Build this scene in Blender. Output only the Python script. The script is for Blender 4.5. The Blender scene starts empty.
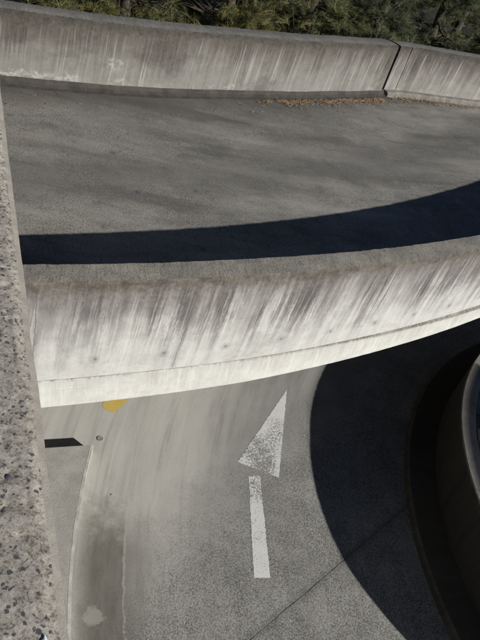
import bpy, math, random
from mathutils import Vector, Matrix, noise as mn
random.seed(7)
R = math.radians
sc = bpy.context.scene
COL = sc.collection

# ------------------------------------------------------------------ layout (metres)
CAMZ = 6.5                       # eye height over the lower road
RC = (-12.0, 20.0)               # centre of the curve of the upper ramp
R_OUT, R_IN = 19.85, 19.63       # near parapet of the upper ramp
WC = (7.8, 6.4)                  # centre of the round light well
R_WELL, R_KERB = 4.57, 4.98
LC = (7.9, 6.4)                  # centre of the lower lane's outer edge
SUN_AZ, SUN_EL = R(-21.0), R(24.4)

# ------------------------------------------------------------------ object helpers
def thing(name, label, cat, loc=(0, 0, 0), group=None):
    o = bpy.data.objects.new(name, None)
    COL.objects.link(o)
    o.empty_display_size = 0.2
    o.location = loc
    tag(o, label, cat, group)
    return o

def tag(o, label=None, cat=None, group=None, kind=None):
    if label: o['label'] = label
    if cat: o['category'] = cat
    if group: o['group'] = group
    if kind: o['kind'] = kind
    return o

class MB:
    """collects faces with uv and material index, in world coordinates"""
    def __init__(s): s.v, s.f, s.uv, s.mi, s.sm = [], [], [], [], []
    def face(s, idx, uvs=None, mi=0, smooth=False):
        s.f.append(idx); s.uv.append(uvs); s.mi.append(mi); s.sm.append(smooth)
    def quad(s, a, b, c, d, uvs=None, mi=0, smooth=False):
        n = len(s.v); s.v += [a, b, c, d]; s.face((n, n+1, n+2, n+3), uvs, mi, smooth)
    def tri(s, a, b, c, mi=0):
        n = len(s.v); s.v += [a, b, c]; s.face((n, n+1, n+2), None, mi)
    def tube(s, pts, rad, n=8, mi=0):
        base = len(s.v); k = len(pts)
        for i, p in enumerate(pts):
            p = Vector(p)
            t = (Vector(pts[min(i+1, k-1)]) - Vector(pts[max(i-1, 0)])).normalized()
            a = t.orthogonal().normalized(); b = t.cross(a)
            for j in range(n):
                q = 2*math.pi*j/n
                s.v.append(tuple(p + (a*math.cos(q) + b*math.sin(q))*rad[i]))
        for i in range(k-1):
            for j in range(n):
                s.face((base+i*n+j, base+i*n+(j+1) % n, base+(i+1)*n+(j+1) % n, base+(i+1)*n+j), None, mi, True)
        s.face(tuple(base+j for j in range(n))[::-1], None, mi)
        s.face(tuple(base+(k-1)*n+j for j in range(n)), None, mi)
    def build(s, name, mats, parent=None):
        me = bpy.data.meshes.new(name)
        off = Vector(parent.location) if parent else Vector((0, 0, 0))
        if parent and parent.parent: off = off + Vector(parent.parent.location)
        me.from_pydata([tuple(Vector(p) - off) for p in s.v], [], s.f)
        if not isinstance(mats, (list, tuple)): mats = [mats]
        for m in mats: me.materials.append(m)
        uvl = me.uv_layers.new(name='UVMap')
        for p, uvs, mi, sm in zip(me.polygons, s.uv, s.mi, s.sm):
            p.material_index = mi; p.use_smooth = sm
            if uvs:
                for li, uv in zip(p.loop_indices, uvs): uvl.data[li].uv = uv
        me.validate(); me.update()
        o = bpy.data.objects.new(name, me)
        COL.objects.link(o)
        if parent: o.parent = parent
        return o

def lerp_tab(tab, x):
    if x <= tab[0][0]: return tab[0][1]
    for (a, b), (c, d) in zip(tab, tab[1:]):
        if x <= c: return b + (d-b)*(x-a)/(c-a)
    return tab[-1][1]

def sweep(mb, c, th0, th1, step, prof, jit=0.0, caps=True, seed=0.0, closed=True, uref=None):
    """sweep a profile around centre c. prof(th_deg) -> [(R, z, material index of the strip that starts here, jitter weight)]"""
    n = max(2, int(abs(th1-th0)/step)+1)
    rows = []
    base = len(mb.v)
    for i in range(n+1):
        th = th0 + (th1-th0)*i/n
        pr = prof(th); ct, st = math.cos(R(th)), math.sin(R(th))
        rows.append(pr)
        for j, (r, z, mi, w) in enumerate(pr):
            x, y = c[0]+r*ct, c[1]+r*st
            if w:
                q = Vector((x*9+seed, y*9, z*9+j*.7))
                d = mn.noise(q)*.6 + mn.noise(q*3.1)*.5 + mn.noise(q*.25)*.7
                d2 = mn.noise(q*1.3+Vector((31, 7, 2)))*.6 + mn.noise(q*3.7+Vector((5, 17, 2)))*.5
                r2 = r + d*jit*w; z += d2*jit*w
                x, y = c[0]+r2*ct, c[1]+r2*st
            mb.v.append((x, y, z))
    m = len(rows[0])
    ur = uref or rows[0][0][0]
    for i in range(n):
        u0, u1 = ur*R(th0+(th1-th0)*i/n), ur*R(th0+(th1-th0)*(i+1)/n)
        for j in range(m if closed else m-1):
            k = (j+1) % m
            a, b = base+i*m+j, base+i*m+k
            c2, d = base+(i+1)*m+k, base+(i+1)*m+j
            z0, z1 = rows[i][j][1], rows[i][k][1]
            z2, z3 = rows[i+1][k][1], rows[i+1][j][1]
            mb.face((a, d, c2, b), [(u0, z0), (u1, z3), (u1, z2), (u0, z1)], rows[i][j][2], False)
    if caps and closed:
        mb.face(tuple(base+j for j in range(m)), [(0, rows[0][j][1]) for j in range(m)], rows[0][0][2])
        mb.face(tuple(base+n*m+j for j in range(m))[::-1], [(0, rows[n][j][1]) for j in range(m)][::-1], rows[0][0][2])

# ------------------------------------------------------------------ node helpers
class NT:
    def __init__(s, name, rough=0.9, spec=0.25):
        s.m = bpy.data.materials.new(name); s.m.use_nodes = True
        s.t = s.m.node_tree; s.N = s.t.nodes; s.L = s.t.links
        s.b = s.N['Principled BSDF']
        s.b.inputs['Roughness'].default_value = rough
        s.b.inputs['Specular IOR Level'].default_value = spec
        g = s.N.new('ShaderNodeNewGeometry'); s.pos = g.outputs['Position']
        u = s.N.new('ShaderNodeTexCoord'); s.uv = u.outputs['UV']
    def set(s, sock, v):
        if v is None: return
        if hasattr(v, 'links'): s.L.new(v, sock)
        elif isinstance(v, (tuple, list)) and len(v) == 3 and sock.type == 'RGBA': sock.default_value = (*v, 1)
        else: sock.default_value = v
    def math(s, op, a, b=None, c=None, clamp=False):
        n = s.N.new('ShaderNodeMath'); n.operation = op; n.use_clamp = clamp
        for k, v in enumerate((a, b, c)): s.set(n.inputs[k], v)
        return n.outputs[0]
    def add(s, a, b): return s.math('ADD', a, b)
    def sub(s, a, b): return s.math('SUBTRACT', a, b)
    def mul(s, a, b): return s.math('MULTIPLY', a, b)
    def vec(s, v, scale=(1, 1, 1), loc=(0, 0, 0)):
        n = s.N.new('ShaderNodeMapping'); s.set(n.inputs['Vector'], v)
        n.inputs['Scale'].default_value = scale; n.inputs['Location'].default_value = loc
        return n.outputs[0]
    def sep(s, v):
        n = s.N.new('ShaderNodeSeparateXYZ'); s.set(n.inputs[0], v); return n.outputs
    def comb(s, x, y, z=0.0):
        n = s.N.new('ShaderNodeCombineXYZ')
        for k, v in enumerate((x, y, z)): s.set(n.inputs[k], v)
        return n.outputs[0]
    def noise(s, v, scale, detail=4, rough=.55, dist=0.0):
        n = s.N.new('ShaderNodeTexNoise'); s.set(n.inputs['Vector'], v)
        n.inputs['Scale'].default_value = scale; n.inputs['Detail'].default_value = detail
        n.inputs['Roughness'].default_value = rough; n.inputs['Distortion'].default_value = dist
        return n.outputs[0]
    def voro(s, v, scale, feature='F1', rnd=1.0):
        n = s.N.new('ShaderNodeTexVoronoi'); n.feature = feature; s.set(n.inputs['Vector'], v)
        n.inputs['Scale'].default_value = scale; n.inputs['Randomness'].default_value = rnd
        return n
    def ss(s, x, a, b, lo=0.0, hi=1.0):
        n = s.N.new('ShaderNodeMapRange'); n.interpolation_type = 'SMOOTHSTEP'
        s.set(n.inputs['Value'], x)
        if a > b: a, b, lo, hi = b, a, hi, lo
        n.inputs['From Min'].default_value = a; n.inputs['From Max'].default_value = b
        n.inputs['To Min'].default_value = lo; n.inputs['To Max'].default_value = hi
        return n.outputs[0]
    def mix(s, f, a, b):
        n = s.N.new('ShaderNodeMix'); n.data_type = 'RGBA'
        s.set(n.inputs[0], f); s.set(n.inputs[6], a); s.set(n.inputs[7], b)
        return n.outputs[2]
    def band(s, x, lo, hi, soft):
        return s.mul(s.ss(x, lo-soft, lo+soft), s.ss(x, hi+soft, hi-soft))
    def bump(s, h, strength=.4, dist=.01, nrm=None):
        n = s.N.new('ShaderNodeBump'); n.inputs['Strength'].default_value = strength
        n.inputs['Distance'].default_value = dist; s.set(n.inputs['Height'], h)
        if nrm is not None: s.L.new(nrm, n.inputs['Normal'])
        return n.outputs[0]
    def out(s, col, nrm=None, rough=None):
        s.set(s.b.inputs['Base Color'], col)
        if nrm is not None: s.L.new(nrm, s.b.inputs['Normal'])
        if rough is not None: s.set(s.b.inputs['Roughness'], rough)
        return s.m
    def polar(s, c, turn=False):
        x, y, z = s.sep(s.pos)
        dx, dy = s.sub(x, c[0]), s.sub(y, c[1])
        r = s.math('SQRT', s.add(s.mul(dx, dx), s.mul(dy, dy)))
        if turn: dx, dy = s.mul(dx, -1.0), s.mul(dy, -1.0)     # keep the seam of the angle off the lane
        return x, y, r, s.math('ARCTAN2', dy, dx)
    def linedist(s, x, y, p, q):
        """signed distance to the line p-q (left positive) and distance along it"""
        d = Vector((q[0]-p[0], q[1]-p[1])); d.normalize()
        dx, dy = s.sub(x, p[0]), s.sub(y, p[1])
        return s.sub(s.mul(dy, d.x), s.mul(dx, d.y)), s.add(s.mul(dx, d.x), s.mul(dy, d.y))

def speckle(t, v, s1, lo=.50, hi=.62):
    """dark pits between worn aggregate"""
    a = t.noise(v, s1, 1.5, .5)
    b = t.noise(t.vec(v, (1, 1, 1), (3, 9, 4)), s1*2.1, 1, .5)
    c = t.voro(t.vec(v, (1, 1, 1), (7, 2, 5)), s1*.85).outputs['Distance']
    return t.ss(t.add(t.add(t.mul(a, .45), t.mul(b, .30)), t.mul(c, .25)), lo, hi)

# ---- lower road
def mat_lower_road():
    t = NT('worn_lower_road_concrete', .9, .2)
    x, y, r, an = t.polar(LC, True)
    big = t.noise(t.pos, .9, 5, .6)
    mid = t.noise(t.comb(t.mul(r, 4.5), t.mul(an, 8), 17), 1.0, 6, .66)
    fine = t.noise(t.pos, 160, 2, .6)
    col = t.mix(big, (.51, .492, .445), (.43, .417, .38))
    col = t.mix(t.mul(t.ss(mid, .42, .72), .4), col, (.30, .292, .27))
    # streaks that follow the lane
    trk = t.noise(t.comb(t.mul(r, 9), t.mul(an, 4), 0), 1.0, 5, .6)
    col = t.mix(t.mul(t.ss(trk, .45, .7), .45), col, (.54, .53, .495))
    trk2 = t.noise(t.comb(t.mul(r, 6), t.mul(an, 2.2), 41), 1.0, 6, .68)
    col = t.mix(t.mul(t.ss(trk2, .50, .68), .5), col, (.235, .228, .21))
    # greyer, bare lane round the arrow
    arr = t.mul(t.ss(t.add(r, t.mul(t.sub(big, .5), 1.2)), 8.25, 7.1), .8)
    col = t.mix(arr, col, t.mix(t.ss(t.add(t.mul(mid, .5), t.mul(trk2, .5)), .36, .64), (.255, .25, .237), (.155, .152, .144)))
    # worn, pitted part
    d, _ = t.linedist(x, y, (.54, 5.16), (-.06, 3.8))
    d = t.add(d, t.mul(t.sub(t.noise(t.pos, 1.6, 6, .75), .5), 1.5))
    worn = t.ss(d, -.55, .85)
    sp = speckle(t, t.pos, 112, .485, .57)
    sp2 = speckle(t, t.pos, 55, .50, .57)
    salt = speckle(t, t.vec(t.pos, (1, 1, 1), (11, 3, 2)), 100, .50, .58)
    worncol = t.mix(t.ss(t.add(t.mul(t.noise(t.pos, 1.9, 5, .68), .5), t.mul(trk2, .5)), .32, .68), (.20, .195, .183), (.42, .41, .385))
    col = t.mix(t.mul(worn, .8), col, worncol)
    dens = t.ss(t.noise(t.pos, 2.2, 4, .6), .34, .62, .35, 1)
    col = t.mix(t.mul(t.mul(worn, salt), .45), col, (.56, .55, .52))
    col = t.mix(t.mul(t.mul(worn, sp), dens), col, (.055, .053, .049))
    col = t.mix(t.mul(t.mul(worn, sp2), .55), col, (.07, .067, .06))
    # faint pits elsewhere
    col = t.mix(t.mul(t.mul(speckle(t, t.pos, 95, .50, .58), .28), t.ss(big, .25, .75)), col, (.09, .088, .08))
    # dirty gutter strip beside the kerb
    wob = t.mul(t.sub(t.noise(t.pos, 6, 4, .6), .5), .06)
    rr = t.add(r, wob)
    g = t.mul(t.mul(t.ss(rr, 8.655, 8.68), t.ss(t.add(r, t.mul(wob, 2.0)), 9.34, 8.98)), t.ss(t.add(y, t.mul(t.sub(t.noise(t.pos, 5, 5, .7), .5), 1.1)), 4.5, 3.75))
    gcol = t.mix(t.ss(t.noise(t.comb(t.mul(r, 9), t.mul(an, 20), 3), 1.0, 6, .7), .25, .75), (.105, .097, .082), (.18, .168, .142))
    gcol = t.mix(t.mul(speckle(t, t.pos, 70), .35), gcol, (.07, .066, .058))
    col = t.mix(t.mul(g, .9), col, gcol)
    side = t.mul(t.ss(t.add(r, t.mul(t.sub(mid, .5), .5)), 8.2, 8.66), t.ss(rr, 8.67, 8.65))
    side = t.mul(side, t.ss(t.add(y, t.mul(t.sub(mid, .5), .8)), 4.4, 3.7))
    col = t.mix(t.mul(side, .7), col, (.14, .132, .115))
    edge = t.mul(t.band(rr, 8.645, 8.665, .006), t.ss(y, 4.25, 4.05))
    col = t.mix(t.mul(edge, t.ss(t.noise(t.pos, 30, 2), .4, .6)), col, (.33, .32, .29))
    # pale splash in the gutter
    sx = t.math('SQRT', t.add(t.math('POWER', t.sub(x, -.395), 2), t.math('POWER', t.sub(y, 3.03), 2)))
    sx = t.add(sx, t.mul(t.sub(t.noise(t.pos, 11, 5, .7), .5), .2))
    col = t.mix(t.mul(t.ss(sx, .12, .075), .75), col, (.33, .315, .275))
    # construction joint and the dirt it holds
    dl, al = t.linedist(x, y, (1.17, 3.33), (2.57, 5.29))
    dl = t.add(dl, t.mul(t.sub(t.noise(t.pos, 5, 4, .6), .5), .035))
    line = t.mul(t.band(dl, -.004, .004, .004), t.ss(t.noise(t.pos, 3.3, 4, .65), .30, .55, .25, .9))
    soft = t.mul(t.ss(t.math('ABSOLUTE', dl), .09, .01), .35)
    col = t.mix(soft, col, (.08, .077, .07))
    col = t.mix(line, col, (.025, .024, .022))
    # small black spots and scrapes
    v = t.voro(t.pos, 2.1)
    col = t.mix(t.ss(t.add(v.outputs['Distance'], t.mul(t.sub(fine, .5), .03)), .032, .018), col, (.10, .097, .09))
    sw = t.noise(t.comb(t.mul(r, 55), t.mul(an, 9), 3), 1.0, 3, .6)
    col = t.mix(t.mul(t.ss(sw, .66, .74), .4), col, (.42, .41, .38))
    col = t.mix(t.mul(fine, .22), col, (.14, .135, .12))
    h = t.add(t.mul(t.sub(1.0, t.mul(worn, sp)), .6), t.add(t.mul(fine, .35), t.mul(line, -2.0)))
    return t.out(col, t.bump(h, .45, .006))

# ---- upper ramp road
def mat_upper_road():
    t = NT('dark_ramp_concrete', .92, .2)
    x, y, r, an = t.polar(RC)
    big = t.noise(t.pos, .55, 5, .6)
    col = t.mix(t.ss(big, .3, .7), (.155, .148, .135), (.25, .238, .213))
    # lighter, tan beside the wall on the left
    col = t.mix(t.mul(t.ss(t.add(an, t.mul(t.sub(big, .5), .25)), -.84, -1.03), .6), col, (.30, .28, .24))
    trk = t.noise(t.comb(t.mul(r, 3.2), t.mul(an, 5), 0), 1.0, 6, .62)
    col = t.mix(t.mul(t.ss(trk, .42, .70), .45), col, (.105, .10, .092))
    blob = t.noise(t.vec(t.pos, (1, 1, 1), (2, 4, 0)), 2.2, 6, .68)
    col = t.mix(t.mul(t.ss(blob, .5, .68), .55), col, (.10, .095, .086))
    col = t.mix(t.mul(t.ss(blob, .46, .34), .5), col, (.30, .285, .25))
    diag = t.noise(t.comb(t.mul(t.sub(r, t.mul(an, 9)), 5), t.mul(an, 6), 3), 1.0, 6, .68)
    col = t.mix(t.mul(t.ss(diag, .44, .30), .5), col, (.085, .08, .072))
    col = t.mix(t.mul(t.ss(diag, .50, .78), .5), col, (.30, .288, .26))
    wipe = t.noise(t.comb(t.mul(r, 20), t.mul(an, 12), 7), 1.0, 4, .6)
    col = t.mix(t.mul(t.ss(wipe, .55, .75), .28), col, (.27, .26, .235))
    sp = speckle(t, t.pos, 92, .485, .565)
    dn = t.ss(t.noise(t.pos, 1.7, 5, .65), .35, .62, .40, .68)
    col = t.mix(t.mul(sp, dn), col, (.045, .043, .040))
    sp3 = speckle(t, t.vec(t.pos, (1, 1, 1), (5, 5, 5)), 80, .50, .58)
    col = t.mix(t.mul(sp3, t.mul(dn, .5)), col, (.36, .345, .31))
    st = t.noise(t.pos, 7, 5, .7)
    col = t.mix(t.mul(t.ss(st, .56, .75), .4), col, (.06, .057, .052))
    tone = t.noise(t.comb(t.mul(t.sub(r, t.mul(an, 6)), 1.5), t.mul(an, 4.5), 13), 1.0, 5, .62)
    col = t.mix(t.mul(t.ss(tone, .50, .32), .62), col, (.065, .062, .056))
    col = t.mix(t.mul(t.ss(tone, .52, .72), .45), col, (.34, .325, .292))
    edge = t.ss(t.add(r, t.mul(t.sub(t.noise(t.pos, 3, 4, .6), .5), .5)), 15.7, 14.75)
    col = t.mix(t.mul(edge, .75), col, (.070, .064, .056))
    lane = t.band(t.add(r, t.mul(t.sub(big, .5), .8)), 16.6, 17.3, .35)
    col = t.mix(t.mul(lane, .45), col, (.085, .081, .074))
    for (p, q) in (((-1.6, 8.3), (.4, 9.6)), ((1.6, 9.9), (2.9, 11.6))):
        dl, al = t.linedist(x, y, p, q)
        dl = t.add(dl, t.mul(t.sub(t.noise(t.pos, 2.2, 6, .7), .5), .5))
        L = math.hypot(q[0]-p[0], q[1]-p[1])
        cr = t.mul(t.mul(t.band(dl, -.004, .004, .005), t.band(al, 0, L, .3)), t.ss(t.noise(t.pos, 4, 3, .6), .4, .55))
        col = t.mix(t.mul(cr, .6), col, (.045, .043, .04))
    drip = t.voro(t.pos, 1.9).outputs['Distance']
    drip = t.add(drip, t.mul(t.sub(t.noise(t.pos, 16, 4, .7), .5), .16))
    col = t.mix(t.mul(t.ss(drip, .11, .03), .45), col, (.05, .047, .042))
    fine = t.noise(t.pos, 150, 2, .6)
    h = t.add(t.sub(1.0, sp), t.mul(fine, .5))
    return t.out(col, t.bump(h, .35, .005))

# ---- streaked wall faces (uv: u along the wall, v = height)
def mat_streak(name, clean, grime, top, zt, zb, amt, crust=(.105, .09, .07), lichen=(.23, .20, .145),
               holes=None, base_white=0.0, base_dark=0.0, cracks=(), slant=0.10, hue=(.24, .20, .17), lo=.40, hi=.60, crw=1.0, runk=1.12, patk=.0):
    t = NT(name, .9, .2)
    u, v, _ = t.sep(t.uv)
    us = t.add(u, t.mul(t.sub(v, zb), slant))
    hh = t.math('DIVIDE', t.sub(v, zb), zt-zb)          # 0 bottom, 1 top
    wob = t.noise(t.comb(t.mul(u, 1.2), 0.0, 0.0), 1.0, 4, .6)
    us = t.add(us, t.mul(t.sub(t.noise(t.comb(t.mul(u, 3), t.mul(v, 3.5), 51), 1.0, 3, .6), .5), .035))
    s1 = t.noise(t.comb(t.mul(us, 13), t.mul(v, .8), 0), 1.0, 5, .66)
    s2 = t.noise(t.comb(t.mul(us, 55), t.mul(v, 1.6), 5), 1.0, 4, .65)
    s3 = t.noise(t.comb(t.mul(us, 3.2), t.mul(v, .8), 9), 1.0, 4, .6)
    cloud = t.noise(t.comb(u, v, 2.2), 5, 5, .65)
    blot = t.noise(t.comb(u, v, 4.2), 22, 4, .65)
    fine = t.noise(t.comb(u, v, 1), 130, 3, .6)
    lvl = t.add(hh, t.mul(t.sub(s3, .5), .75))
    lvl = t.add(lvl, t.mul(t.sub(cloud, .5), .3))
    zone = t.ss(lvl, -.25, .75, .14, 1.0)
    grit = t.noise(t.comb(t.mul(u, 60), t.mul(v, 22), 71), 1.0, 4, .7)
    stk = t.add(t.add(t.mul(s1, .48), t.mul(s2, .36)), t.mul(grit, .16))
    ln = t.noise(t.comb(t.mul(us, 9), 0.0, 21), 1.0, 3, .7)
    clus = t.ss(t.noise(t.comb(t.mul(us, 2.6), t.mul(v, .5), 33), 1.0, 4, .65), .36, .62, .25, 1.0)
    reach = t.ss(t.add(hh, t.mul(t.sub(ln, .5), 2.6)), .0, .6)
    m = t.mul(t.mul(t.mul(t.ss(stk, lo, hi), zone), t.add(t.mul(reach, .75), .25)), clus)
    col = t.mix(t.ss(cloud, .35, .65), clean, tuple(c*.86 for c in clean))
    col = t.mix(t.mul(t.ss(blot, .5, .72), .35), col, tuple(c*.62 for c in clean))
    veil = t.mul(t.ss(t.add(lvl, t.mul(t.sub(ln, .5), .45)), .30, .95), .72*amt)
    topd = t.mul(t.ss(t.add(hh, t.add(t.mul(t.sub(s3, .5), .5), t.mul(t.sub(ln, .5), .25))), .60, 1.0), .66*amt)
    col = t.mix(veil, col, hue)
    col = t.mix(t.mul(m, amt), col, grime)
    col = t.mix(t.mul(topd, t.ss(t.add(grit, t.mul(s2, .6)), .60, .95, .55, 1.25)), col, t.mix(t.ss(blot, .35, .65), grime, hue))
    # washed pale runs
    run = t.mul(t.ss(t.noise(t.comb(t.mul(us, 24), t.mul(v, .5), 13), 1.0, 4, .6), .56, .68), t.ss(hh, 1.0, .75))
    col = t.mix(t.mul(run, .42), col, tuple(min(.8, c*runk) for c in clean))
    # big dirty patches
    pat = t.noise(t.comb(t.mul(u, 1.1), t.mul(v, 1.6), 61), 1.0, 5, .68)
    col = t.mix(t.mul(t.ss(t.add(pat, t.mul(t.sub(hh, .5), .12)), .50, .66), patk), col, t.mix(t.ss(blot, .3, .7), grime, hue))
    # thin horizontal form-board lines
    fb = t.noise(t.comb(t.mul(u, 1.5), t.mul(v, 42), 3), 1.0, 3, .6)
    col = t.mix(t.mul(t.ss(fb, .60, .72), .16), col, grime)
    # crust under the arris
    ce = t.add(t.sub(zt, v), t.mul(t.sub(t.noise(t.comb(u, v, 7), 14, 5, .72), .5), .20*crw))
    ce = t.add(ce, t.mul(t.sub(wob, .5), .22*crw))
    cm = t.mul(t.ss(ce, .115*crw, .0), t.ss(t.add(grit, t.mul(wob, .5)), .45, .95, .5, 1.15))
    lic = t.ss(t.noise(t.comb(u, v, 11), 60, 3, .7), .52, .60)
    lz = t.mul(t.ss(wob, .42, .60), t.ss(blot, .38, .62))
    ccol = t.mix(t.mul(lic, lz), crust, lichen)
    ccol = t.mix(t.ss(t.noise(t.comb(t.mul(u, 5), t.mul(v, 9), 77), 1.0, 5, .7), .40, .62), ccol, tuple(c*.5 for c in crust))
    col = t.mix(t.mul(cm, t.ss(wob, .25, .6, .55, .95)), col, ccol)
    if base_white:
        bw = t.add(t.sub(v, zb), t.mul(t.sub(t.noise(t.comb(u, v, 17), 7, 5, .7), .5), .42))
        bm = t.mul(t.band(bw, .10, .165, .025), t.add(t.mul(t.ss(t.noise(t.comb(u, v, 19), 1.6, 4, .6), .52, .62), .7), t.mul(t.ss(u, -13.3, -13.9), .6)))
        bm = t.mul(bm, t.ss(t.noise(t.comb(u, v, 23), 26, 4, .7), .38, .52))
        px = t.math('SQRT', t.add(t.math('POWER', t.mul(t.sub(u, -13.05), .8), 2), t.math('POWER', t.sub(v, 3.17), 2)))
        px = t.add(px, t.mul(t.sub(t.noise(t.comb(u, v, 47), 9, 5, .75), .5), .34))
        bm = t.math('MAXIMUM', bm, t.mul(t.mul(t.ss(px, .14, .03), t.ss(blot, .46, .56)), .8))
        col = t.mix(t.mul(bm, base_white), col, (.40, .39, .355))
    if base_dark:
        bd = t.add(t.sub(v, zb), t.mul(t.sub(t.noise(t.comb(u, v, 29), 8, 5, .7), .5), .10))
        col = t.mix(t.mul(t.ss(bd, .09, .0), base_dark), col, (.055, .050, .043))
    hgt = t.add(t.mul(blot, .5), t.mul(fine, .5))
    if holes:
        uo, us_, z0 = holes
        k = t.math('DIVIDE', t.sub(u, uo), us_)
        fr = t.mul(t.sub(t.sub(k, t.math('FLOOR', k)), .5), us_)
        dz = t.sub(v, z0)
        d = t.math('SQRT', t.add(t.mul(fr, fr), t.mul(dz, dz)))
        dn = t.add(d, t.mul(t.sub(t.noise(t.comb(u, v, 31), 55, 3, .6), .5), .026))
        col = t.mix(t.mul(t.ss(dn, .062, .018), .28), col, grime)
        pit = t.ss(dn, .016, .009)
        col = t.mix(t.mul(pit, .5), col, (.08, .075, .07))
        hgt = t.sub(hgt, t.mul(pit, 1.2))
    for (u0, z0, u1, z1) in cracks:
        d, al = t.linedist(u, v, (u0, z0), (u1, z1))
        L = math.hypot(u1-u0, z1-z0)
        d = t.add(d, t.mul(t.sub(t.noise(t.comb(u, v, 37), 11, 5, .7), .5), .05))
        cr = t.mul(t.band(d, -.0025, .0025, .0022), t.band(al, 0, L, .05))
        col = t.mix(t.mul(cr, .6), col, (.06, .055, .05))
        sd = t.mul(t.mul(t.ss(t.math('ABSOLUTE', d), .05, .005), t.band(al, 0, L, .05)), .30)
        col = t.mix(sd, col, grime)
        hgt = t.sub(hgt, t.mul(cr, 1.0))
    pits = t.ss(t.noise(t.comb(u, v, 41), 75, 2, .6), .66, .74)
    col = t.mix(t.mul(pits, .5), col, tuple(c*.5 for c in grime))
    col = t.mix(t.mul(fine, .16), col, grime)
    return t.out(col, t.bump(hgt, .5, .006))

def mat_top(name, a, b, dark=(.06, .056, .05), s=95, sp_amt=.45, pale=.3, bs=.4, bd=.004):
    t = NT(name, .93, .2)
    big = t.noise(t.pos, 2.2, 5, .65)
    col = t.mix(t.ss(big, .35, .65), a, b)
    moss = t.noise(t.pos, 9, 5, .7)
    col = t.mix(t.mul(t.ss(moss, .52, .7), .6), col, tuple(c*.45 for c in a))
    sp = speckle(t, t.pos, s, .48, .60)
    col = t.mix(t.mul(sp, sp_amt), col, dark)
    sp3 = speckle(t, t.vec(t.pos, (1, 1, 1), (5, 5, 5)), s*1.2, .54, .64)
    col = t.mix(t.mul(sp3, pale), col, tuple(min(.6, c*1.7) for c in b))
    fine = t.noise(t.pos, 160, 3, .6)
    return t.out(col, t.bump(t.add(t.sub(1.0, sp), t.mul(fine, .6)), bs, bd))

def mat_plain(name, a, b, scale=6, bump=.4, rough=.92):
    t = NT(name, rough, .2)
    n1 = t.noise(t.pos, scale, 6, .65); n2 = t.noise(t.pos, scale*9, 4, .65)
    col = t.mix(t.ss(n1, .3, .7), a, b)
    col = t.mix(t.mul(t.ss(n2, .5, .7), .4), col, tuple(c*.55 for c in a))
    return t.out(col, t.bump(n2, bump, .008))

def mat_paint(name, col_, under, wear, zones, sp=70):
    """worn road paint: zones = [(x, y, radius, strength)] where traffic has rubbed it through"""
    t = NT(name, .8, .25)
    x, y, z = t.sep(t.pos)
    n = t.noise(t.pos, 38, 4, .7); n2 = t.noise(t.pos, 110, 2, .6); b = t.noise(t.pos, 7, 4, .6)
    k = t.add(t.mul(n, .65), t.mul(n2, .35))
    k = t.add(k, t.mul(t.sub(b, .5), .18))
    for (zx, zy, zr, st) in zones:
        d = t.math('SQRT', t.add(t.math('POWER', t.sub(x, zx), 2), t.math('POWER', t.sub(y, zy), 2)))
        k = t.add(k, t.mul(t.ss(d, zr, zr*.2), st))
    m = t.ss(k, wear, wear+.06)
    col = t.mix(b, col_, tuple(c*.82 for c in col_))
    col = t.mix(t.mul(n2, .3), col, tuple(c*.6 for c in col_))
    col = t.mix(m, col, under)
    return t.out(col, t.bump(t.sub(n, m), .3, .004))

def mat_aggregate():
    t = NT('exposed_aggregate_concrete', .93, .2)
    warp = t.noise(t.pos, 40, 3, .6)
    n = t.noise(t.pos, 7, 5, .65); n2 = t.noise(t.pos, 90, 4, .7); n3 = t.noise(t.pos, 320, 3, .65)
    col = t.mix(t.ss(n, .35, .65), (.375, .345, .297), (.275, .252, .216))
    col = t.mix(t.mul(t.ss(n2, .48, .62), .6), col, (.155, .138, .114))
    col = t.mix(t.mul(t.ss(n2, .47, .36), .6), col, (.42, .395, .35))
    v = t.N.new('ShaderNodeTexVoronoi'); v.inputs['Scale'].default_value = 165
    pv = t.N.new('ShaderNodeVectorMath'); pv.operation = 'ADD'
    t.L.new(t.pos, pv.inputs[0]); w = t.comb(t.mul(warp, .02), t.mul(n2, .008), 0); t.L.new(w, pv.inputs[1])
    t.L.new(pv.outputs[0], v.inputs['Vector'])
    rr, gg, bb = t.sep(v.outputs['Color'])
    stone = t.ss(t.add(v.outputs['Distance'], t.mul(t.sub(n3, .5), .35)), .50, .42)
    dk = t.mul(stone, t.ss(t.add(rr, t.mul(t.sub(n, .5), .35)), .82, .84))
    lt = t.mul(stone, t.ss(gg, .80, .82))
    br = t.mul(stone, t.ss(bb, .92, .94))
    col = t.mix(t.mul(lt, .5), col, (.40, .375, .335))
    col = t.mix(t.mul(br, .55), col, (.225, .155, .115))
    col = t.mix(t.mul(dk, .92), col, (.05, .05, .056))
    pits = t.ss(t.add(t.mul(n3, .6), t.mul(n2, .4)), .53, .60)
    col = t.mix(t.mul(pits, .75), col, (.075, .068, .06))
    col = t.mix(t.mul(t.ss(n3, .44, .36), .35), col, (.47, .45, .40))
    h = t.add(t.mul(n2, .7), t.add(t.mul(n3, .5), t.mul(stone, .25)))
    return t.out(col, t.bump(h, .4, .0016))

def mat_flat(name, c, rough=.8, var=.25, scale=40):
    t = NT(name, rough, .25)
    n = t.noise(t.pos, scale, 4, .65)
    return t.out(t.mix(n, tuple(x*(1-var) for x in c), tuple(min(1, x*(1+var)) for x in c)), t.bump(n, .3, .004))

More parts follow.
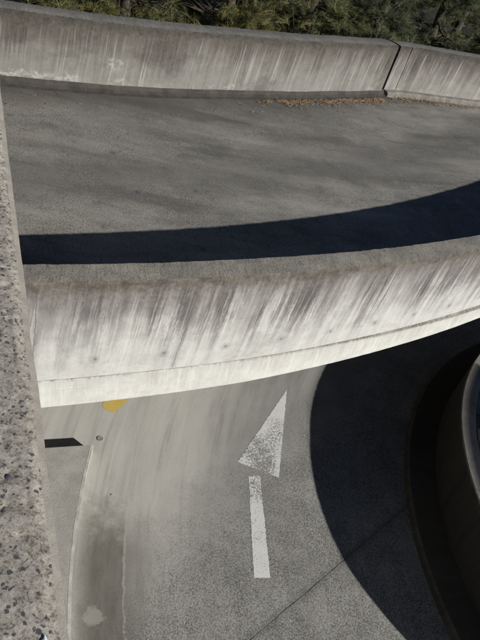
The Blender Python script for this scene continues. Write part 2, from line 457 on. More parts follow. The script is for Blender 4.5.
def mat_needles(name, a, b, c):
    t = NT(name, .65, .3)
    o = t.N.new('ShaderNodeNewGeometry').outputs['Random Per Island']
    n = t.noise(t.pos, 1.3, 3, .6)
    col = t.mix(o, a, b)
    col = t.mix(t.mul(t.ss(n, .5, .68), .7), col, c)
    t.out(col)
    # thin needles let some light through
    tr = t.N.new('ShaderNodeBsdfTranslucent'); t.set(tr.inputs['Color'], col)
    mx = t.N.new('ShaderNodeMixShader'); mx.inputs[0].default_value = .25
    t.L.new(t.b.outputs[0], mx.inputs[1]); t.L.new(tr.outputs[0], mx.inputs[2])
    t.L.new(mx.outputs[0], t.N['Material Output'].inputs['Surface'])
    return t.m

uA = lambda deg: R_OUT*R(deg)
M_low = mat_lower_road()
M_up = mat_upper_road()
M_near = mat_streak('streaked_white_concrete', (.50, .495, .47), (.08, .072, .067), None, 3.67, 2.72, .97,
                    holes=(uA(-56.17)-.28+.0, R_OUT*R(1.605), 2.91),
                    cracks=((uA(-57.50), 2.72, uA(-57.53), 3.60), (uA(-54.25), 2.72, uA(-54.14), 3.55)),
                    hue=(.165, .150, .138), lo=.40, hi=.54, slant=-.06, crw=1.35, patk=.35)
M_edge = mat_streak('pale_slab_edge_concrete', (.54, .535, .50), (.26, .25, .228), None, 2.735, 2.42, .45,
                    crust=(.10, .085, .065), lichen=(.22, .19, .13), hue=(.43, .42, .385), crw=.32)
M_far = mat_streak('grey_weathered_concrete', (.215, .206, .188), (.04, .035, .03), None, 3.71, 2.80, .92,
                   crust=(.055, .049, .041), lichen=(.12, .11, .082), base_white=.62, base_dark=.8, hue=(.088, .076, .064), crw=1.2, runk=2.0, patk=.5, slant=-.06, lo=.40, hi=.62)
M_farR = mat_streak('pale_streaked_concrete', (.245, .234, .213), (.042, .037, .032), None, 3.71, 2.80, .95,
                    crust=(.055, .05, .042), lichen=(.12, .11, .085), base_white=.5, base_dark=.5, hue=(.092, .08, .068), crw=1.2, runk=1.9, patk=.4, slant=-.06, lo=.40, hi=.60)
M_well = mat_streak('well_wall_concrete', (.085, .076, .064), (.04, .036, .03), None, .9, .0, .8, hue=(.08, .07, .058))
M_topnear = mat_top('parapet_top_near', (.27, .25, .213), (.19, .178, .156))
M_topfar = mat_top('parapet_top_far', (.17, .162, .147), (.125, .12, .11), sp_amt=.4)
M_topwell = mat_top('parapet_top_well', (.27, .25, .22), (.21, .195, .17), sp_amt=.4)
M_conc = mat_plain('bare_concrete', (.26, .245, .215), (.20, .19, .17))
M_soffit = mat_plain('soffit_concrete', (.24, .23, .21), (.18, .172, .16), 3)
M_dark = mat_flat('joint_gap_black', (.02, .019, .018), .95)
M_kerb = mat_plain('kerb_concrete', (.38, .365, .33), (.29, .28, .252), 5)
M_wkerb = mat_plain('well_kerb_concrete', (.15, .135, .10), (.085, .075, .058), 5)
M_agg = mat_aggregate()
M_stone = mat_flat('dark_aggregate', (.06, .06, .068), .7, .5, 60)
M_stone2 = mat_flat('tan_aggregate', (.30, .25, .20), .8, .4, 60)
M_white = mat_paint('worn_white_paint', (.66, .655, .63), (.20, .195, .183), .60,
                    ((.82, 5.75, .5, .15), (1.0, 6.25, .36, .11), (.95, 5.5, .25, .07), (.88, 5.15, .36, .13), (1.0, 4.6, .45, .05), (1.12, 4.15, .25, .04)))
M_yellow = mat_paint('yellow_road_paint', (.60, .44, .11), (.33, .315, .28), .545, ())
M_lit = NT('fallen_needles', .8, .2)
_o = M_lit.N.new('ShaderNodeNewGeometry').outputs['Random Per Island']
M_lit = M_lit.out(M_lit.mix(_o, (.13, .08, .045), (.34, .23, .14)))
M_bark = mat_plain('pine_bark', (.085, .07, .056), (.045, .037, .03), 14, .9)
M_twig = mat_plain('bare_twig', (.30, .26, .215), (.19, .16, .13), 20, .4)
M_earth = mat_plain('bank_earth', (.026, .024, .014), (.013, .012, .008), 3, .8)
M_ground = mat_plain('ground_earth', (.16, .145, .12), (.11, .10, .085), 2, .6)
M_splat = mat_flat('white_droppings', (.75, .76, .76), .7, .1)

# ------------------------------------------------------------------ ground and lower road
mb = MB()
mb.quad((-700, -700, -.03), (700, -700, -.03), (700, 700, -.03), (-700, 700, -.03))
tag(mb.build('ground', M_ground), kind='structure')

mb = MB()                                           # lower lane, one sheet around the well
xs = [-9+.5*i for i in range(0, 61)]; ys = [-6+.5*i for i in range(0, 53)]
for i in range(len(xs)-1):
    for j in range(len(ys)-1):
        cx, cy = xs[i]+.25, ys[j]+.25
        if math.hypot(cx-WC[0], cy-WC[1]) < 3.9: continue
        mb.quad((xs[i], ys[j], 0), (xs[i+1], ys[j], 0), (xs[i+1], ys[j+1], 0), (xs[i], ys[j+1], 0))
tag(mb.build('lower_road', M_low), kind='structure')

# ------------------------------------------------------------------ painted marks on the lower road
def sheet(mb, poly, z):
    n = len(mb.v); mb.v += [(x, y, z) for x, y in poly]; mb.face(tuple(range(n, n+len(poly))))
def ragged(poly, amp=.014, step=.01):
    out = []
    for (a, b), (c, d) in zip(poly, poly[1:]+poly[:1]):
        k = max(1, int(math.hypot(c-a, d-b)/step))
        for i in range(k):
            x, y = a+(c-a)*i/k, b+(d-b)*i/k
            if i:
                x += (mn.noise(Vector((x*25, y*25, 1)))*.6+mn.noise(Vector((x*80, y*80, 1)))*.6)*amp; y += (mn.noise(Vector((x*25, y*25, 9)))*.6+mn.noise(Vector((x*80, y*80, 9)))*.6)*amp
            out.append((x, y))
    return out
ar = thing('painted_arrow', 'worn white painted arrow on the sunlit lower road', 'road marking', (.9, 5.5, .002))
mb = MB(); sheet(mb, ragged([(.99, 7.07), (.57, 5.47), (1.13, 5.45)]), .002); mb.build('arrow_head', M_white, ar)
mb = MB(); sheet(mb, ragged([(.75, 5.31), (1.08, 4.0), (1.26, 4.07), (.89, 5.37)]), .002); mb.build('arrow_shaft', M_white, ar)
mb = MB(); sheet(mb, ragged([(-1.33, 5.64), (-1.30, 5.585), (-1.16, 5.55), (-1.10, 5.67), (-.96, 6.25), (-1.22, 6.4)]), .002)
tag(mb.build('yellow_mark', M_yellow), 'faded yellow paint patch on the lower road, half under the streaked parapet', 'road marking')

# ------------------------------------------------------------------ upper ramp: road slab, near parapet, far parapet
RF = [(-80, 14.67), (-44, 14.67), (-40.5, 14.72), (-38.5, 14.78), (-34.8, 14.86), (-30.5, 15.05), (-28, 15.26),
      (-25.7, 15.61), (-23.5, 15.98), (-21.6, 16.33), (-19, 16.75), (-8, 17.4)]
Rf = lambda th: lerp_tab(RF, th)
mb = MB()
def slab(th):
    rf = Rf(th)-.2
    k = 14
    top = [(rf+(R_IN+.005-rf)*i/k, 2.80, 0, 1.0 if 0 < i < k else 0) for i in range(k+1)]
    top[-1] = (R_IN+.005, 2.80, 1, 0)
    return top + [(R_IN+.005, 2.43, 1, 0), (rf, 2.43, 1, 0)]
sweep(mb, RC, -78, -8, .5, slab, jit=.006)
tag(mb.build('ramp_road', [M_up, M_soffit]), kind='structure')

lift = lambda th: max(0, (th+52)/6)
near = thing('ramp_parapet', 'sunlit near parapet of the upper ramp, white concrete streaked grey', 'parapet', (-.9, 3.6, 2.42))
def pnear(th):
    zj = 2.72+.03*lift(th); zt = 3.67-.012*lift(th)
    hs = [(R_OUT, zj, 0, .25)]
    hs += [(R_OUT, zj+(zt-.012-zj)*i/4, 0, .25) for i in (1, 2, 3)]
    hs += [(R_OUT, zt-.014, 0, .9), (R_OUT-.012, zt, 1, .9)]
    hs += [(R_OUT-.08, zt+.002, 1, .6), (R_OUT-.15, zt+.002, 1, .6)]
    hs += [(R_IN+.012, zt, 1, .7), (R_IN, zt-.014, 0, .7), (R_IN, 2.75, 2, 0)]
    return hs
mb = MB(); sweep(mb, RC, -76, -8, .06, pnear, jit=.007, uref=R_OUT)
mb.build('wall', [M_near, M_topnear, M_soffit], near)
def pedge(th):
    zj = 2.72+.03*lift(th); zb = 2.42+.07*lift(th)
    return [(R_OUT+.012, zb, 0, .3), (R_OUT+.014, zb+.15, 0, .3), (R_OUT+.013, zj-.014, 0, .6), (R_OUT+.001, zj-.003, 1, .5), (R_IN+.007, zj-.003, 1, 0), (R_IN+.007, zb, 1, 0)]
mb = MB(); sweep(mb, RC, -76, -8, .1, pedge, jit=.006, seed=5, uref=R_OUT)
mb.build('slab_edge', [M_edge, M_soffit], near)

JT = -29.95                                          # the open joint in the far parapet
def pfar(d=0.0, w=.33):
    def f(th):
        rf = Rf(th)+d; zt = 3.71
        return [(rf, 2.72, 0, .3), (rf, 3.0, 0, .3), (rf, 3.4, 0, .3), (rf, zt-.02, 0, .9), (rf-.018, zt, 1, .9),
                (rf-.12, zt+.01, 1, .6), (rf-.22, zt+.008, 1, .6), (rf-w+.018, zt, 1, .7), (rf-w, zt-.02, 0, .7), (rf-w, 0, 0, 0), (rf, 0, 0, 0)]
    return f
far = thing('far_parapet', 'long grey weathered far parapet of the upper ramp, left of the open joint', 'parapet', (-2.4, 8.9, 0), 'far parapet sections')
mb = MB(); sweep(mb, RC, -78, JT-.06, .1, pfar(), jit=.008, seed=11, uref=14.67)
mb.build('wall', [M_far, M_topfar], far)
def pfil(th):
    rf = Rf(th)
    return [(rf-.02, 2.70, 0, 0), (rf+.15, 2.70, 0, 0), (rf+.145, 2.803, 0, .5), (rf+.085, 2.815, 0, .5), (rf+.035, 2.84, 0, .5), (rf+.012, 2.875, 0, .5), (rf-.02, 2.91, 0, .4)]
M_fil = mat_plain('dirty_fillet', (.062, .057, .05), (.036, .033, .029), 5)
mb = MB(); sweep(mb, RC, -78, JT+.45, .1, pfil, jit=.010, seed=3, uref=14.67)
mb.build('base_fillet', M_fil, far)
far2 = thing('far_parapet', 'pale streaked far parapet section of the upper ramp, right of the open joint', 'parapet', (2.6, 13.6, 0), 'far parapet sections')
mb = MB(); sweep(mb, RC, JT+1.25, -8, .1, pfar(0, .30), jit=.008, seed=17, uref=16)
mb.build('wall', [M_farR, M_topfar], far2)
mb = MB(); sweep(mb, RC, JT+.20, JT+1.245, .1, pfar(-.012, .28), jit=.006, seed=19, uref=16)
mb.build('joint_strip', [M_farR, M_topfar], far2)
def pledge(th):
    rf = Rf(th)
    return [(rf-.01, 2.7, 0, 0), (rf+.10, 2.7, 0, 0), (rf+.095, 2.87, 0, .6), (rf+.07, 2.90, 0, .6), (rf-.01, 2.915, 0, .4)]
mb = MB(); sweep(mb, RC, JT+.22, -8, .1, pledge, jit=.010, seed=23, uref=16)
mb.build('base_ledge', mat_plain('ledge_concrete', (.19, .18, .16), (.11, .104, .092), 6), far2)

# fallen needles swept against the far parapet
mb = MB()
for k in range(4200):
    q = random.random()
    if q < .62: th = -30.5-10.5*random.random()**1.5-abs(random.gauss(0, .5))
    elif q < .97: th = random.uniform(-29.6, -19)
    else: th = random.uniform(-60, -30)
    dens = max(0, .45+.9*mn.noise(Vector((th*.9, 3, 1)))+.5*mn.noise(Vector((th*3.1, 8, 1))))
    if random.random() > dens: continue
    rr = Rf(th)+ (.17 if th < JT else .11) + abs(random.gauss(0, .085))*(0.5+dens)
    if q >= .97: rr += random.random()*.5
    x, y = RC[0]+rr*math.cos(R(th)), RC[1]+rr*math.sin(R(th))
    z = 2.806+random.random()*.02
    a = random.uniform(0, math.pi); l = random.uniform(.012, .040); w = random.uniform(.0018, .004)
    dx, dy = math.cos(a)*l, math.sin(a)*l; px, py = -math.sin(a)*w, math.cos(a)*w
    dz = random.uniform(-.004, .012)
    mb.quad((x-dx-px, y-dy-py, z), (x+dx-px, y+dy-py, z+dz), (x+dx+px, y+dy+py, z+dz+.002), (x-dx+px, y-dy+py, z+.002))
tag(mb.build('pine_litter', M_lit), 'brown fallen pine needles along the foot of the far parapet', 'pine needles', kind='stuff')

# ------------------------------------------------------------------ round light well on the right
well = thing('well_parapet', 'dark curved parapet round the light well, in shadow beside the lower road', 'parapet', (WC[0]-R_WELL, WC[1], 0))
def wh(th): return lerp_tab([(0, .8), (150, .86), (170, .88), (176, .891), (182, .902), (190, .914), (196, .928), (204, .946), (210, .952), (214.5, .938), (217.5, .905), (220, .86), (223, .79), (228, .70), (240, .6), (360, .6)], th % 360)
def pwell(th):
    z = wh(th)
    return [(R_WELL, 0, 0, 0), (R_WELL, z*.5, 0, .3), (R_WELL, z-.015, 1, .8), (R_WELL-.014, z, 1, .8), (R_WELL-.10, z+.004, 1, .5),
            (R_WELL-.206, z, 1, .8), (R_WELL-.22, z-.015, 0, .8), (R_WELL-.22, -.02, 0, 0)]
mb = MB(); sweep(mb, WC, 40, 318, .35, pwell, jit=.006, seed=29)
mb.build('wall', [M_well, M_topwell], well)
def ppad(th):
    return [(R_WELL-.225, .70, 0, 0), (R_WELL-.225, .906, 0, .5), (R_WELL-.262, .906, 0, .5), (R_WELL-.262, .70, 0, 0)]
mb = MB(); sweep(mb, WC, 177.4, 180.6, .3, ppad, jit=.006, seed=31)
mb.build('joint_block', M_topwell, well)
def pkerb(th):
    return [(R_WELL+.005, -.01, 0, 0), (R_KERB, -.01, 0, 0), (R_KERB-.012, .085, 0, .4), (R_KERB-.035, .105, 1, .4), (R_WELL+.005, .11, 1, .3)]
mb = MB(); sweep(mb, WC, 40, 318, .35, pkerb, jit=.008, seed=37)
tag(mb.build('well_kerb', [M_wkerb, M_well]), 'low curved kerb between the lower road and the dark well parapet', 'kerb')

# unseen wall, added and shaped to shade the near rim and well floor
def chord(th):
    """how far the sun travels from the near rim to this point of the far rim"""
    p = Vector((WC[0]+R_WELL*math.cos(R(th)), WC[1]+R_WELL*math.sin(R(th))))
    d = Vector((math.cos(SUN_AZ), math.sin(SUN_AZ))); q = p-Vector(WC)
    return max(0.0, 2*q.dot(d))
def pshade(th):
    z = chord(th)*math.tan(SUN_EL)+wh(180+2*math.degrees(SUN_AZ)-th)-.042-(.17 if th > -20.495 else 0)
    return [(R_WELL+.14, 0, 0, 0), (R_WELL+.14, z, 0, 0), (R_WELL-.08, z, 0, 0), (R_WELL-.08, 0, 0, 0)]
sp = MB(); sweep(sp, WC, -74, -20.5, 1.0, pshade); sweep(sp, WC, -20.49, 16, 1.0, pshade)
tag(sp.build('shade_wall', M_conc), 'unseen curved concrete wall added across the light well to shade its near rim', 'wall')

# ------------------------------------------------------------------ raised concrete island with kerb on the left
isl = thing('raised_island', 'raised pale concrete island with curved kerb below the rough wall', 'kerb island', (-1.3, 4.2, 0))
H = .14
def island(mb, r0, r1, z, th_end, mi=0, jit=.003):
    n = 90
    base = len(mb.v)
    for i in range(n+1):
        f = i/n
        for r in (r0, r1):
            t0 = -170.4 + (r-9.2)*1.55                # squared-off far end
            th = R(t0 + (th_end-t0)*f)
            x, y = LC[0]+r*math.cos(th), LC[1]+r*math.sin(th)
            dz = mn.noise(Vector((x*4, y*4, r)))*jit
            dr = mn.noise(Vector((x*9, y*9, 3)))*.005 if r < 9.3 else 0
            mb.v.append((x+dr, y, z+dz)); mb.v.append((x+dr, y, -.01))
    for i in range(n):
        a = base+i*4; b = a+4
        mb.face((a, b, b+2, a+2), None, mi)           # top
        mb.face((a+1, b+1, b, a), None, mi)           # face towards the lane
        mb.face((a+2, b+2, b+3, a+3), None, mi)
    mb.face((base, base+2, base+3, base+1), None, mi)
    e = base+n*4; mb.face((e+1, e+3, e+2, e), None, mi)
mb = MB(); island(mb, 9.2205, 12.6, H-.0015, -128); mb.build('slab', M_kerb, isl)
M_kerb2 = mat_plain('kerb_edge_concrete', (.55, .535, .49), (.36, .348, .31), 6)
mb = MB(); island(mb, 9.185, 9.22, H, -128); mb.build('kerb_edge', M_kerb2, isl)

# small round fitting set in the road beside the island corner
mb = MB()
c0 = (-1.15, 5.10)
ring = [(c0[0]+.034*math.cos(2*math.pi*i/24), c0[1]+.034*math.sin(2*math.pi*i/24), .003) for i in range(25)]
mb.tube(ring, [.005]*25, 6)
n = len(mb.v); mb.v += [(x, y, .005) for x, y, z in ring[:24]]; mb.face(tuple(range(n, n+24)), None, 0)
tag(mb.build('drain_cap', [M_conc, M_dark]), 'small round drain cap in the road by the island corner', 'drain cap')

# ------------------------------------------------------------------ deck the camera stands on: rough parapet at the left edge
deck = thing('parking_deck', 'upper parking deck with rough exposed aggregate parapet at the left edge of the photo', 'parking deck', (-1.0, .3, 0))
O = Vector((-.0605, .3176)); D = Vector((-.5070, .8619)); D.normalize(); NL = Vector((-D.y, D.x))   # NL points to the deck side
def dk(s, o, z): p = O + D*s + NL*o; return (p.x, p.y, z)
ZT = CAMZ-.75
mb = MB()
W = .26
offs = [0, .004, .010, .019, .0235] + [.028+.0042*i for i in range(18)] + [.11+.01*i for i in range(1, 13)] + [.245, W]
s0, s1, ns = -.35, 2.35, 620
base = len(mb.v); m = len(offs)
for i in range(ns+1):
    s = s0+(s1-s0)*i/ns
    for o in offs:
        z = ZT - max(0, .0235-o)*.30
        p = Vector((s, o, 0))
        rough = (mn.noise(p*130)*.0006+mn.noise(p*60)*.0005+mn.noise(p*12)*.0012)
        pit = mn.noise(p*48+Vector((9, 3, 1)))
        if pit > .25 and o > .024: rough -= min(.004, (pit-.25)*.006)
        w = .25 if o < .0235 else 1.0
        oo = o + (mn.noise(p*35+Vector((4, 4, 4)))*.0005 + mn.noise(p*7+Vector((1, 2, 8)))*.003 if o < .024 else 0)
        mb.v.append(dk(s, oo, z+rough*w))
for i in range(ns):
    for j in range(m-1):
        a = base+i*m+j
        mb.face((a, a+m, a+m+1, a+1), None, 1 if offs[j] < .009 else 0, True)
# sides and the parts of the wall beyond the detailed top
def box(mb, sa, sb, oa, ob, za, zb, mi=0):
    v = [dk(s, o, z) for s in (sa, sb) for o in (oa, ob) for z in (za, zb)]
    n = len(mb.v); mb.v += v
    for f in ((0, 1, 3, 2), (4, 6, 7, 5), (0, 4, 5, 1), (2, 3, 7, 6), (0, 2, 6, 4), (1, 5, 7, 3)):
        mb.face(tuple(n+k for k in f), None, mi)
box(mb, s0, s1, .005, W-.003, 4.9, ZT-.022, 0)
box(mb, -7, s0-.002, .002, W, 4.9, ZT-.004, 0)
box(mb, s1+.002, 9, .002, W, 4.9, ZT-.004, 0)
M_chamf = mat_plain('chamfer_concrete', (.345, .32, .275), (.265, .243, .207), 45, .25)
mb.build('parapet', [M_agg, M_chamf], deck)
mb = MB(); box(mb, -7, 9, W+.004, 9, 4.7, 4.9); box(mb, -7, 9, .02, W+.002, 4.7, 4.896); mb.build('deck_slab', M_soffit, deck)
for s in (-5.5, 7.6):
    mb = MB(); box(mb, s, s+.45, 1.2, 1.65, 0, 4.7); mb.build('column', M_soffit, deck)
# stones standing in the worn top
mb = MB()
def stone(mb, s, o, r, mi):
    sx, sy = r*random.uniform(.7, 1.5), r*random.uniform(.6, 1.0); a0 = random.uniform(0, 6.28)
    cz = ZT - .001; n = len(mb.v); k = 8
    mb.v.append(dk(s, o, cz+r*.12))
    for lv, (f, hh) in enumerate(((.7, .08), (1.0, -.30))):
        for i in range(k):
            q = 2*math.pi*i/k; rr = f*(1+random.uniform(-.32, .32))
            x, y = sx*rr*math.cos(q), sy*rr*math.sin(q)
            mb.v.append(dk(s+x*math.cos(a0)-y*math.sin(a0), o+x*math.sin(a0)+y*math.cos(a0), cz+r*hh))
    for i in range(k):
        j = (i+1) % k
        mb.face((n, n+1+i, n+1+j), None, mi, True)
        mb.face((n+1+i, n+1+k+i, n+1+k+j, n+1+j), None, mi, True)
for i in range(1500):
    s, o = random.uniform(s0, s1), random.uniform(.032, .25)
    cl = mn.noise(Vector((s*9, o*14, 2)))
    if cl < -.12: continue
    stone(mb, s, o, random.choice((.0015, .002, .0025, .003, .0035, .0045, .006)), 0 if random.random() < .72 else 1)
st = mb.build('aggregate_stones', [M_stone, M_stone2], deck); st['kind'] = 'stuff'
# two bird droppings
def splat(s, o, r, label):
    mb = MB(); n = 22
    c = dk(s, o, ZT+.0035); mb.v.append(c)
    for i in range(n):
        q = 2*math.pi*i/n; rr = r*(1+random.uniform(-.45, .35))
        mb.v.append(dk(s+rr*1.5*math.cos(q), o+rr*.75*math.sin(q), ZT+.0015))
    for i in range(n): mb.face((0, 1+i, 1+(i+1) % n), None, 0, True)
    tag(mb.build('bird_dropping', M_splat), label, 'bird dropping', 'bird droppings on the rough wall')
splat(.003, .026, .0045, 'tiny white bird dropping at the near end of the rough wall top')
splat(.945, .075, .016, 'larger white bird dropping on the rough wall top at the left edge')

# ------------------------------------------------------------------ bank and pines beyond the far parapet
mb = MB()
def farline(x):
    best = None
    pts = [(RC[0]+(Rf(t)-.33)*math.cos(R(t)), RC[1]+(Rf(t)-.33)*math.sin(R(t))) for t in range(-78, -7)]
    return lerp_tab(pts, x)
gx = [-8.5+.6*i for i in range(0, 70)]
for a, b in zip(gx, gx[1:]):
    ya, yb = farline(a), farline(b)
    for k in range(40):
        f0, f1 = (k/40)**2*60, ((k+1)/40)**2*60
        def P(x, y0, f):
            y = y0+f; return (x, y, 2.1 - min(1.0, f*.10) + mn.noise(Vector((x*.8, y*.8, 3)))*.18 + max(0, f-12)*.06)
        mb.quad(P(a, ya, f0), P(b, yb, f0), P(b, yb, f1), P(a, ya, f1), None, 0, True)
tag(mb.build('hillside', M_earth), kind='structure')

def needle_tuft(mb, p, d, L, n, spread):
    d = d.normalized(); a = d.orthogonal().normalized(); b = d.cross(a)
    for k in range(n):
        q = random.uniform(0, 6.283); sp_ = random.uniform(.15, spread)
        e = (d + (a*math.cos(q)+b*math.sin(q))*sp_).normalized()
        l = L*random.uniform(.6, 1.1)
        w = e.cross(Vector((random.uniform(-1, 1), random.uniform(-1, 1), random.uniform(-1, 1)))).normalized()*random.uniform(.0022, .0048)
        o = p + d*random.uniform(-.10, .06)
        tip = o + e*l - Vector((0, 0, l*l*.35))
        mb.tri(tuple(o-w), tuple(o+w), tuple(tip))

def shrub(x, y, r, h, label, mat, z0=1.0):
    tr = thing('low_pine', label, 'shrub', (x, y, z0), 'low young pines behind the far parapet')
    tb, cb = MB(), MB()
    for k in range(9):
        q = k*2.4+random.uniform(-.4, .4); l = random.uniform(.5, 1)
        tip = Vector((x+math.cos(q)*r*l, y+math.sin(q)*r*l, z0+h*random.uniform(.65, 1.0)))
        b0 = Vector((x, y, z0-.15)); mid = b0.lerp(tip, .5)+Vector((0, 0, h*.18))
        tb.tube([tuple(b0), tuple(mid), tuple(tip)], [.035, .022, .006], 6)
        for w in range(34):
            t_ = random.uniform(.25, 1.05)
            p = (b0.lerp(mid, t_*2) if t_ < .5 else mid.lerp(tip, (t_-.5)*2)) + Vector([random.gauss(0, .17) for _ in range(3)])
            needle_tuft(cb, p, Vector((math.cos(q)*.5+random.gauss(0, .5), math.sin(q)*.5+random.gauss(0, .5), random.uniform(-.1, .9))), .2, 28, 1.2)
    tb.build('stem', M_bark, tr); cb.build('crown', mat, tr)
    return tr

def pine(x, y, h, crown_r, label, mat, z0=1.3, lean=(0, 0), nl=26, low=.0, dens=1.0, tl=.22, dead=0):
    tr = thing('pine_tree', label, 'tree', (x, y, z0), 'pines beyond the far parapet')
    tb, cb = MB(), MB()
    pts, rad = [], []
    for i in range(9):
        f = i/8
        pts.append((x+lean[0]*f+.06*math.sin(5*f+x), y+lean[1]*f+.05*math.cos(4*f+y), z0+h*f)); rad.append(.13*(1-f)**.8+.012)
    tb.tube(pts, rad, 9)
    for k in range(nl):
        f = low + (1-low)*(k/nl)**1.35*.96 + random.uniform(0, .03)
        i = min(7, int(f*8)); g = f*8-i
        base = Vector(pts[i])*(1-g)+Vector(pts[i+1])*g
        q = k*2.4+random.uniform(-.5, .5)
        L = crown_r*(1-f*.75)*random.uniform(.7, 1.1)
        dirv = Vector((math.cos(q), math.sin(q), random.uniform(-.12, .22)))
        lp = [base]
        for s in range(1, 6):
            ff = s/5
            lp.append(base+dirv*L*ff+Vector((random.uniform(-.07, .07), random.uniform(-.07, .07), -.10*L*ff*ff+random.uniform(-.05, .05))))
        tb.tube([tuple(p) for p in lp], [.032*(1-s/5.6)+.004 for s in range(6)], 6)
        bare = random.random() < dead
        for s in range(1, 6):
            nsub = 4 if s < 3 else 5
            for w in range(nsub):
                t = random.random(); p0 = lp[s-1].lerp(lp[s], t)
                qq = random.uniform(0, 6.283)
                sd = Vector((math.cos(qq), math.sin(qq), random.uniform(-.35, .45)))+dirv*.7
                sl = random.uniform(.25, .62)*crown_r/1.6
                p1 = p0+sd.normalized()*sl
                tb.tube([tuple(p0), tuple(p0.lerp(p1, .55)+Vector((0, 0, random.uniform(-.03, .03)))), tuple(p1)], [.010, .007, .003], 4)
                if bare: continue
                for v in range(max(1, int(5*dens))):
                    p = p0.lerp(p1, random.uniform(.35, 1.05))
                    needle_tuft(cb, p+Vector([random.gauss(0, .035) for _ in range(3)]), sd+Vector([random.gauss(0, .5) for _ in range(3)]), tl, 26, 1.15)
    tb.build('trunk', M_bark, tr)
    cb.build('crown', mat, tr)
    return tr
G1 = mat_needles('needles_olive', (.13, .128, .042), (.205, .185, .07), (.075, .08, .03))
G2 = mat_needles('needles_green', (.10, .108, .042), (.165, .165, .07), (.06, .07, .032))
G3 = mat_needles('needles_grey', (.10, .115, .06), (.155, .165, .09), (.06, .075, .042))
PINES = [(-5.2, 11.4, 5.2, 1.5, 'dark shaded pine behind the left end of the far parapet', G2, .9),
         (-3.5, 11.4, 5.0, 1.45, 'yellow green pine left of the gap, above the left half of the far parapet', G1, 1.2),
         (-1.7, 12.6, 5.6, 1.5, 'olive pine with long needles above the middle of the far parapet', G1, 1.2),
         (-.35, 13.9, 6.0, 1.6, 'pine with a pale leaning trunk behind the far parapet', G2, 1.0),
         (1.15, 14.8, 5.4, 1.6, 'grey green pine with bare twigs left of the open joint', G3, 1.1),
         (2.7, 15.7, 5.6, 1.7, 'grey green pine above the pale right section of the far parapet', G3, 1.1),
         (4.6, 16.4, 5.2, 1.7, 'dark green pine at the right end of the far parapet', G2, 1.0),
         (-2.9, 15.0, 6.5, 1.9, 'tall green pine standing behind the yellow green pine', G2, .9),
         (.6, 17.6, 6.5, 1.9, 'tall dark pine in the second row, behind the grey green pines', G2, .9),
         (3.6, 19.4, 6.5, 2.0, 'tall dark pine farthest back on the right', G2, .9)]
for (x, y, h, cr, lab, mt, dn) in PINES:
    pine(x-.5, y+1.3, h, cr, lab, mt, z0=.9, lean=(random.uniform(-.3, .3), random.uniform(-.2, .2)), dens=dn, dead=.12)

for (x, y, r, h, lab, mt) in [
        (-4.5, 10.0, .8, 1.9, 'low dark young pine at the left end behind the far parapet', G2),
        (-2.55, 10.9, .9, 2.0, 'low yellow green young pine behind the left half of the far parapet', G1),
        (-1.35, 11.9, .9, 2.0, 'low olive young pine behind the middle of the far parapet', G1),
        (.35, 13.5, .9, 1.95, 'low dark green young pine left of the open joint', G2),
        (1.5, 14.4, .9, 1.9, 'low grey green young pine just right of the open joint', G3),
        (3.1, 15.0, 1.0, 2.0, 'low grey green young pine behind the pale right section', G3),
        (4.4, 15.5, 1.0, 1.8, 'low dark young pine at the right end of the pale section', G2),
        (-.6, 15.2, 1.1, 2.4, 'broad dark young pine in the second row behind the olive ones', G2),
        (1.9, 16.9, 1.2, 2.4, 'broad dark young pine in the second row behind the grey green ones', G2),
        (-3.3, 10.2, .8, 2.0, 'low olive young pine close behind the left half of the far parapet', G1),
        (-.55, 12.7, .8, 2.0, 'low olive young pine beside the leaning trunk', G1),
        (2.3, 14.6, .8, 2.0, 'low grey young pine close behind the pale right section', G3),
        (.9, 14.9, 1.0, 2.3, 'bushy dark young pine in the second row near the open joint', G2),
        (3.9, 16.9, 1.2, 2.4, 'bushy dark young pine in the second row at the right end', G2),
        (-1.9, 13.4, 1.1, 2.3, 'bushy olive young pine in the second row behind the middle', G1),
        (-3.9, 12.9, 1.1, 2.3, 'broad dark young pine in the second row on the left', G2)]:
    shrub(x, y, r, h, lab, mt)

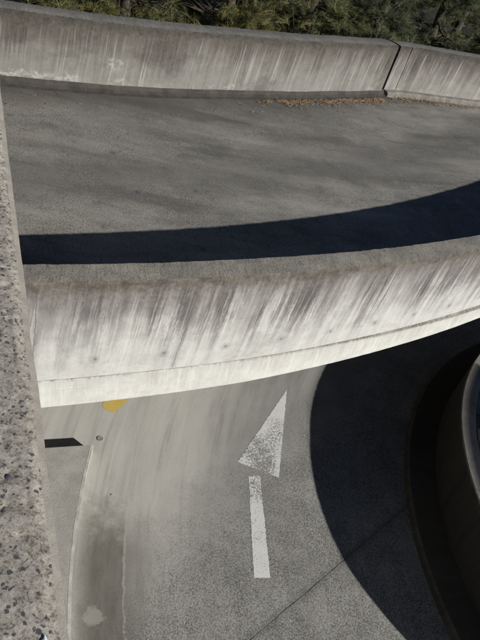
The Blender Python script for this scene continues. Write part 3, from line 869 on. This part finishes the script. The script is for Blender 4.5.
# ------------------------------------------------------------------ unseen block added behind the viewpoint to cut sky light
blk = thing('sky_blocker', 'unseen concrete block with open storeys, added behind the viewpoint to cut sky light', 'building', (-2, -9, 0))
def wbox(mb, x0, x1, y0, y1, z0, z1):
    v = [(x, y, z) for x in (x0, x1) for y in (y0, y1) for z in (z0, z1)]; n = len(mb.v); mb.v += v
    for f in ((0, 1, 3, 2), (4, 6, 7, 5), (0, 4, 5, 1), (2, 3, 7, 6), (0, 2, 6, 4), (1, 5, 7, 3)): mb.face(tuple(n+k for k in f))
for k in range(6):
    mb = MB(); wbox(mb, -16, 9, -14, -5.5, 2.6+2.9*k, 3.0+2.9*k); mb.build('floor_slab', M_soffit, blk)
    mb = MB(); wbox(mb, -16, 9, -5.75, -5.52, 3.003+2.9*k, 4.0+2.9*k); mb.build('parapet', M_conc, blk)
mb = MB(); wbox(mb, -15.8, 8.8, -13.9, -13.6, 0, 17.4); mb.build('back_wall', M_conc, blk)
for x in (-15, -9, -3, 3, 8): 
    mb = MB(); wbox(mb, x, x+.5, -6.4, -5.9, 0, 17.4); mb.build('column', M_conc, blk)

# ------------------------------------------------------------------ light, sky, camera
sd = bpy.data.lights.new('sun', 'SUN'); sd.energy = 5.0; sd.angle = R(.5); sd.color = (1.0, .972, .92)
so = bpy.data.objects.new('sun', sd); COL.objects.link(so)
sv = Vector((math.cos(SUN_EL)*math.cos(SUN_AZ), math.cos(SUN_EL)*math.sin(SUN_AZ), math.sin(SUN_EL)))
so.rotation_euler = (-sv).to_track_quat('-Z', 'Y').to_euler(); so.location = sv*30

w = bpy.data.worlds.new('World'); sc.world = w; w.use_nodes = True
nt = w.node_tree; bg = nt.nodes['Background']
sky = nt.nodes.new('ShaderNodeTexSky'); sky.sky_type = 'NISHITA'; sky.sun_disc = False
sky.air_density = .6; sky.dust_density = .1; sky.ozone_density = 2.5      # a clear, deep blue sky
sky.sun_elevation = SUN_EL; sky.sun_rotation = math.pi/2 - SUN_AZ
nt.links.new(sky.outputs[0], bg.inputs['Color']); bg.inputs['Strength'].default_value = .05

cd = bpy.data.cameras.new('camera'); cam = bpy.data.objects.new('camera', cd); COL.objects.link(cam)
cd.sensor_fit = 'VERTICAL'; cd.sensor_height = 24.0; cd.lens = 24.0*650/640
cd.clip_start = .05; cd.clip_end = 2000
nad = Vector((-32-240, -(1100-320), -650.0)).normalized()      # straight down, in camera axes
up = -nad; fw = Vector((0, 0, -1)); fw = (fw - up*fw.dot(up)).normalized(); rt = fw.cross(up)
Mx = Matrix((rt, fw, up)).to_4x4(); Mx.translation = (0, 0, CAMZ)
cam.matrix_world = Mx
sc.camera = cam

sc.view_settings.view_transform = 'Standard'; sc.view_settings.look = 'None'
sc.view_settings.gamma = 1.0; sc.view_settings.use_curve_mapping = False
sc.view_settings.exposure = 0.36
